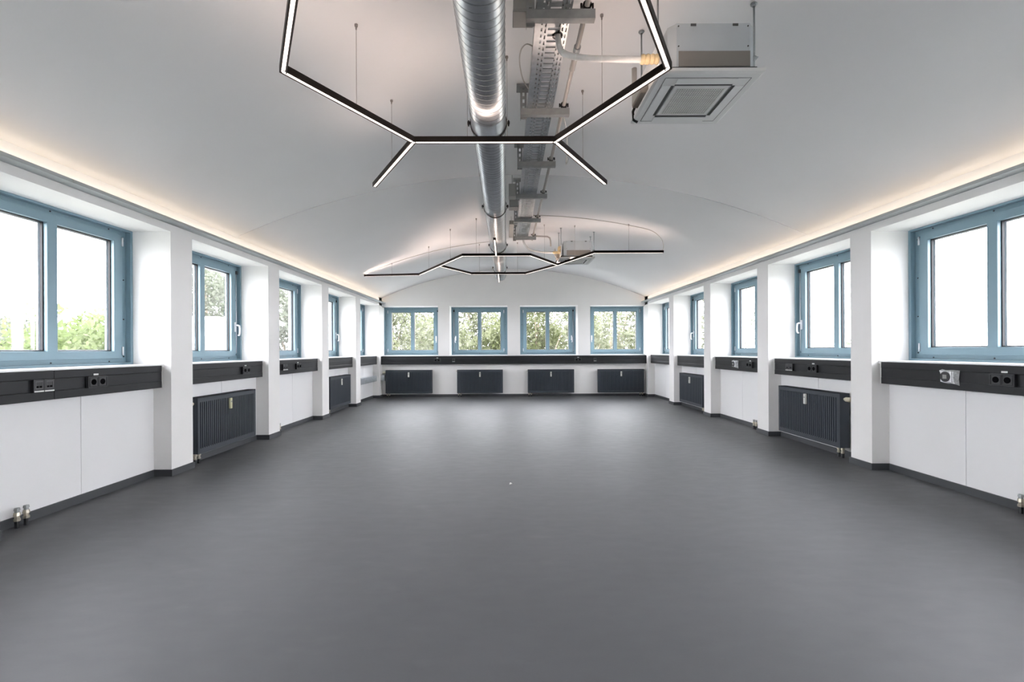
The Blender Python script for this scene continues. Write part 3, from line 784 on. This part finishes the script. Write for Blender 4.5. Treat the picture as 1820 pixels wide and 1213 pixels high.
    MB().tube([(-hb-0.085,0.05,zb+0.17),(-hb-0.085,0.05,zb+0.08),(-hb-0.080,0.05,zb+0.055),(-hb-0.060,0.05,zb+0.04),(-hb-0.012,0.05,zb+0.035)], 0.015, 10).build('drain_elbow', 'conduit', t, smooth=True)
    MB().tube([(-hb-0.03,hb-0.03,zb+0.05),(-hb-0.05,hb-0.02,zb+0.0),(-hb-0.045,hb-0.015,zb-0.05),(-hb-0.02,hb-0.01,zb-0.06)],0.008,8).build('control_cable', 'clamp', t, smooth=True)
    if not first:
        B(-hb-0.05, -hb-0.012, -0.14, -0.01, zb+0.08, zb+0.17).build('wiring_box', 'foam', t)
    return t
HP = 1.425
ACX = 1.068; ACY = 2.340
cassette('square white ceiling cassette air conditioner hung overhead beside the near pendant lamp', ACX, ACY, EYE+HP, True)
cassette('distant white ceiling cassette air conditioner behind the far pendant lamp', 1.11, 7.08, EYE+HP, False)

def sleeve(label, pts, r, wrap, m='white_sleeve', ring=True):
    t = thing('refrigerant_line', label, 'pipe', (0,0,0), 0, 'sleeved refrigerant lines')
    P_ = cable('', '', pts)
    MB().tube(P_, r, 12).build('sleeve', m, t, smooth=True)
    MB().tube([p + Vector((0.0, r*0.35, r*0.98)) for p in P_[4:]], r*0.28, 6).build('earth_wire', 'green', t, smooth=True)
    rm = MB()
    for k in range(16):
        a0, a1 = 2*pi*k/16, 2*pi*(k+1)/16
        g = Vector(pts[1])
        vs = [(g.x+q_*cos(an), g.y+q_*sin(an), TZ+zz) for an in (a0,a1) for q_ in (r*1.35, r*1.85) for zz in (-0.010, 0.004)]
        rm.add(vs, [(0,1,3,2),(4,6,7,5),(0,4,5,1),(2,3,7,6)])
    rm.build('grommet', 'clamp', t)
    a, b = Vector(wrap[0]), Vector(wrap[1]); n = 4
    for k in range(n):
        p0 = a + (b-a)*(k/n); p1 = a + (b-a)*((k+0.94)/n); pm_ = (p0+p1)/2
        MB().tube([p0, pm_, p1], [r*1.35, r*1.6, r*1.4], 12).build('insulation_collar', 'foam', t, smooth=True)
    for k in range(2, 6):
        i = int(len(P_)*k/6.5); d_ = (P_[i+1]-P_[i]).normalized()
        MB().tube([P_[i]-d_*0.003, P_[i]+d_*0.003], r*1.12, 12).build('cable_tie', 'sticker', t)
    return t
sleeve('white sleeved refrigerant line with green wire, curving from the tray to the near air conditioner',
       [(0.295,2.60,TZ+0.035),(0.297,2.565,TZ),(0.305,2.55,EYE+1.70),(0.335,2.53,EYE+1.645),(0.43,2.50,EYE+1.605),(0.58,2.48,EYE+1.585),(0.74,2.465,EYE+1.572)], 0.0165,
       ((0.735,2.465,EYE+1.572),(0.832,2.455,EYE+1.568)))
sleeve('thin white sleeved line from the tray end to the distant air conditioner',
       [(0.27,7.20,TZ+0.03),(0.275,7.27,TZ),(0.30,7.29,EYE+1.70),(0.38,7.29,EYE+1.61),(0.50,7.29,EYE+1.58),(0.60,7.29,EYE+1.565),(0.75,7.28,EYE+1.56)], 0.014,
       ((0.75,7.28,EYE+1.56),(0.865,7.28,EYE+1.56)))

# scrap on the floor
o = MB().add([(0,0,0.001),(0.022,0.004,0.010),(0.026,0.018,0.003),(0.004,0.016,0.012),(0.012,0.009,0.016),(0.013,0.01,0.0)], [(0,1,4),(1,2,4),(2,3,4),(3,0,4),(0,5,1),(1,5,2),(2,5,3),(3,5,0)]).build('paper_scrap', 'paper', loc=(0.02,3.79,0.0))
tag(o, 'tiny white paper scrap lying on the middle of the floor', 'scrap')

# ------------------------------------------------------------------ outdoors
GZ = -3.6
tag(B(-70, 70, -60, 80, GZ-0.2, GZ).build('ground', 'grass'), 'green meadow outside, below the windows', kind='structure')
def tree(name, label, loc, top, rx, ry, rz_, nleaf, size, leafm, clumps=26, zc=None, group='trees outside', cat='tree', seed=0, trunk=True):
    """top: height of the crown's top above the room floor"""
    rnd = random.Random(seed)
    t = thing(name, label, cat, (loc[0], loc[1], GZ), 0, group)
    zc = (top - GZ) - rz_
    cl = []
    for k in range(clumps):
        while True:
            p = Vector((rnd.uniform(-1,1), rnd.uniform(-1,1), rnd.uniform(-1,1)))
            if p.length < 1: break
        cl.append((Vector((p.x*rx*0.85, p.y*ry*0.85, zc + p.z*rz_*0.88)), rnd.uniform(0.25,0.45)*min(rx, rz_)))
    m = MB()
    for k in range(nleaf):
        c, r_ = cl[rnd.randrange(clumps)]
        d = Vector((rnd.gauss(0,1), rnd.gauss(0,1), rnd.gauss(0,1))).normalized() * r_ * rnd.random()**0.45
        p = c + d; sz = size*rnd.uniform(0.6,1.3)
        u = Vector((rnd.gauss(0,1), rnd.gauss(0,1), rnd.gauss(0,1))).normalized(); w_ = u.orthogonal().normalized()*0.5
        m.add([p-u*sz*0.5, p+w_*sz*0.45, p+u*sz*0.5, p-w_*sz*0.45], [(0,1,2,3)])
    tag(m.build('crown', leafm, t), kind='stuff')
    if trunk:
        tr = MB().tube([(0,0,0),(0.05,0,zc*0.5),(0,0.05,zc),(0.05,0,zc+rz_*0.6)],[0.16,0.13,0.08,0.03],8).build('trunk', 'bark', t, smooth=True)
        for k in range(6):
            c = cl[k][0]; b0 = Vector((0,0,zc*rnd.uniform(0.55,0.95)))
            MB().tube([b0, (b0+c)/2+Vector((0,0,0.1)), c],[0.06,0.04,0.015],6).build('branch', 'bark', t, smooth=True)
    return t
for i, (x, y, top, rx, rz_, lm, lab) in enumerate((
    (-6.7, 20.5, 4.0, 2.1, 4.2, 'leaf_a', 'leafy green tree outside the end wall, seen through its first window'),
    (-3.7, 22.5, 4.0, 1.9, 4.4, 'leaf_b', 'grey-green tree outside, seen at the mullion of the first end wall window'),
    (-2.6, 18.0, 2.9, 1.5, 3.6, 'leaf_b', 'loose pale tree outside, seen through the second end wall window'),
    (-0.3, 20.0, 3.3, 1.6, 3.8, 'leaf_a', 'dark green tree outside, seen at the edge of the second end wall window'),
    (1.6, 23.5, 4.6, 1.9, 4.6, 'leaf_a', 'full green tree outside, seen through the third end wall window'),
    (3.1, 18.6, 3.0, 1.3, 3.4, 'leaf_b', 'sparse pale tree outside, seen beside the third end wall window mullion'),
    (4.9, 21.5, 4.2, 1.5, 4.2, 'leaf_b', 'dense green tree outside, seen through the fourth end wall window'),
    (7.6, 20.5, 4.2, 2.0, 4.2, 'leaf_a', 'tall green tree outside, seen at the far edge of the fourth end wall window'))):
    tree('garden_tree', lab, (x, y), top, rx, 1.6, rz_, 9000 if lm == 'leaf_a' else 6500, 0.21, lm, 90, seed=20+i)
for i, (x, top, lab) in enumerate(((-10.5, 7.0, 'tall pale tree in the back row outside, far side of the first end wall window'),
    (-7.6, 6.4, 'tall pale tree in the back row outside, behind the first end wall window'), (-4.6, 6.0, 'tall pale tree in the back row outside, between the first two end wall windows'),
    (-1.8, 6.8, 'tall pale tree in the back row outside, behind the second end wall window'), (1.2, 6.2, 'tall pale tree in the back row outside, between the middle end wall windows'),
    (4.4, 6.0, 'tall pale tree in the back row outside, behind the third end wall window'), (7.3, 6.6, 'tall pale tree in the back row outside, behind the fourth end wall window'),
    (10.2, 6.6, 'tall pale tree in the back row outside, far side of the fourth end wall window'))):
    tree('garden_tree', lab, (x, 29.5+(i%3)*0.8), top, 2.1, 1.6, 5.0, 5200, 0.27, 'leaf_b', 80, seed=90+i, group='back row of trees outside')
for i, (x, y, top, rx, ry, rz_, lm, lab) in enumerate((
    (-15.0, 16.0, 2.5, 2.4, 2.4, 2.6, 'leaf_c', 'bright green round bush outside the nearest window on the left wall'),
    (-17.6, 15.9, 1.75, 2.6, 2.4, 2.2, 'leaf_c', 'low bright bush outside, lower corner of the nearest left window'),
    (-22.5, 21.0, 3.4, 2.4, 2.2, 2.6, 'leaf_d', 'pale bush outside, behind the bright ones by the nearest left window'),
    (-18.6, 20.6, 2.9, 2.6, 2.2, 2.6, 'leaf_c', 'hazy light green bush outside, beside the pier of the nearest left window'))):
    tree('garden_bush', lab, (x, y), top, rx, ry, rz_, 6000, 0.24, lm, 40, seed=50+i, group='bushes outside the left wall', cat='bush')
tree('garden_tree', 'tall pale tree outside the second window on the left wall', (-14.5, 21.9), 6.2, 2.8, 2.4, 3.6, 11000, 0.22, 'leaf_d', 60, seed=71)
tree('garden_tree', 'pale tree outside the third window on the left wall', (-10.5, 22.5), 5.2, 2.4, 2.4, 3.8, 9000, 0.22, 'leaf_d', 60, seed=72)
tree('garden_tree', 'faint pale tree low outside the second window on the right wall', (15.0, 19.5), 1.9, 2.4, 2.4, 2.6, 900, 0.22, 'leaf_d', 26, seed=73)
tree('garden_tree', 'faint pale tree outside the third window on the right wall', (13.2, 25.5), 4.2, 2.4, 2.4, 3.4, 1300, 0.22, 'leaf_d', 26, seed=74)
t = thing('garden_building', 'low white building with two flat ledges outside the second window on the left wall', 'building', (-10.6, 15.6, GZ), radians(20))
B(-2.2, 2.2, 0, 3.0, 0, 5.8).build('wall', 'render', t)
B(-2.4, 2.4, -0.25, 3.2, 5.8, 5.92).build('roof', 'ac_white', t)
B(-2.4, 2.4, -0.35, 0.0, 5.25, 5.35).build('ledge', 'ac_white', t)
for x in (-1.3, 0.1, 1.4):
    o = MB().ring(x-0.45, x+0.45, 2.2, 3.6, 0.06, 0.06, -0.04, 0.02).build('window', 'ac_white', t)
    B(x-0.4, x+0.4, -0.01, 0.0, 2.25, 3.55).build('pane', 'ac_body', o)
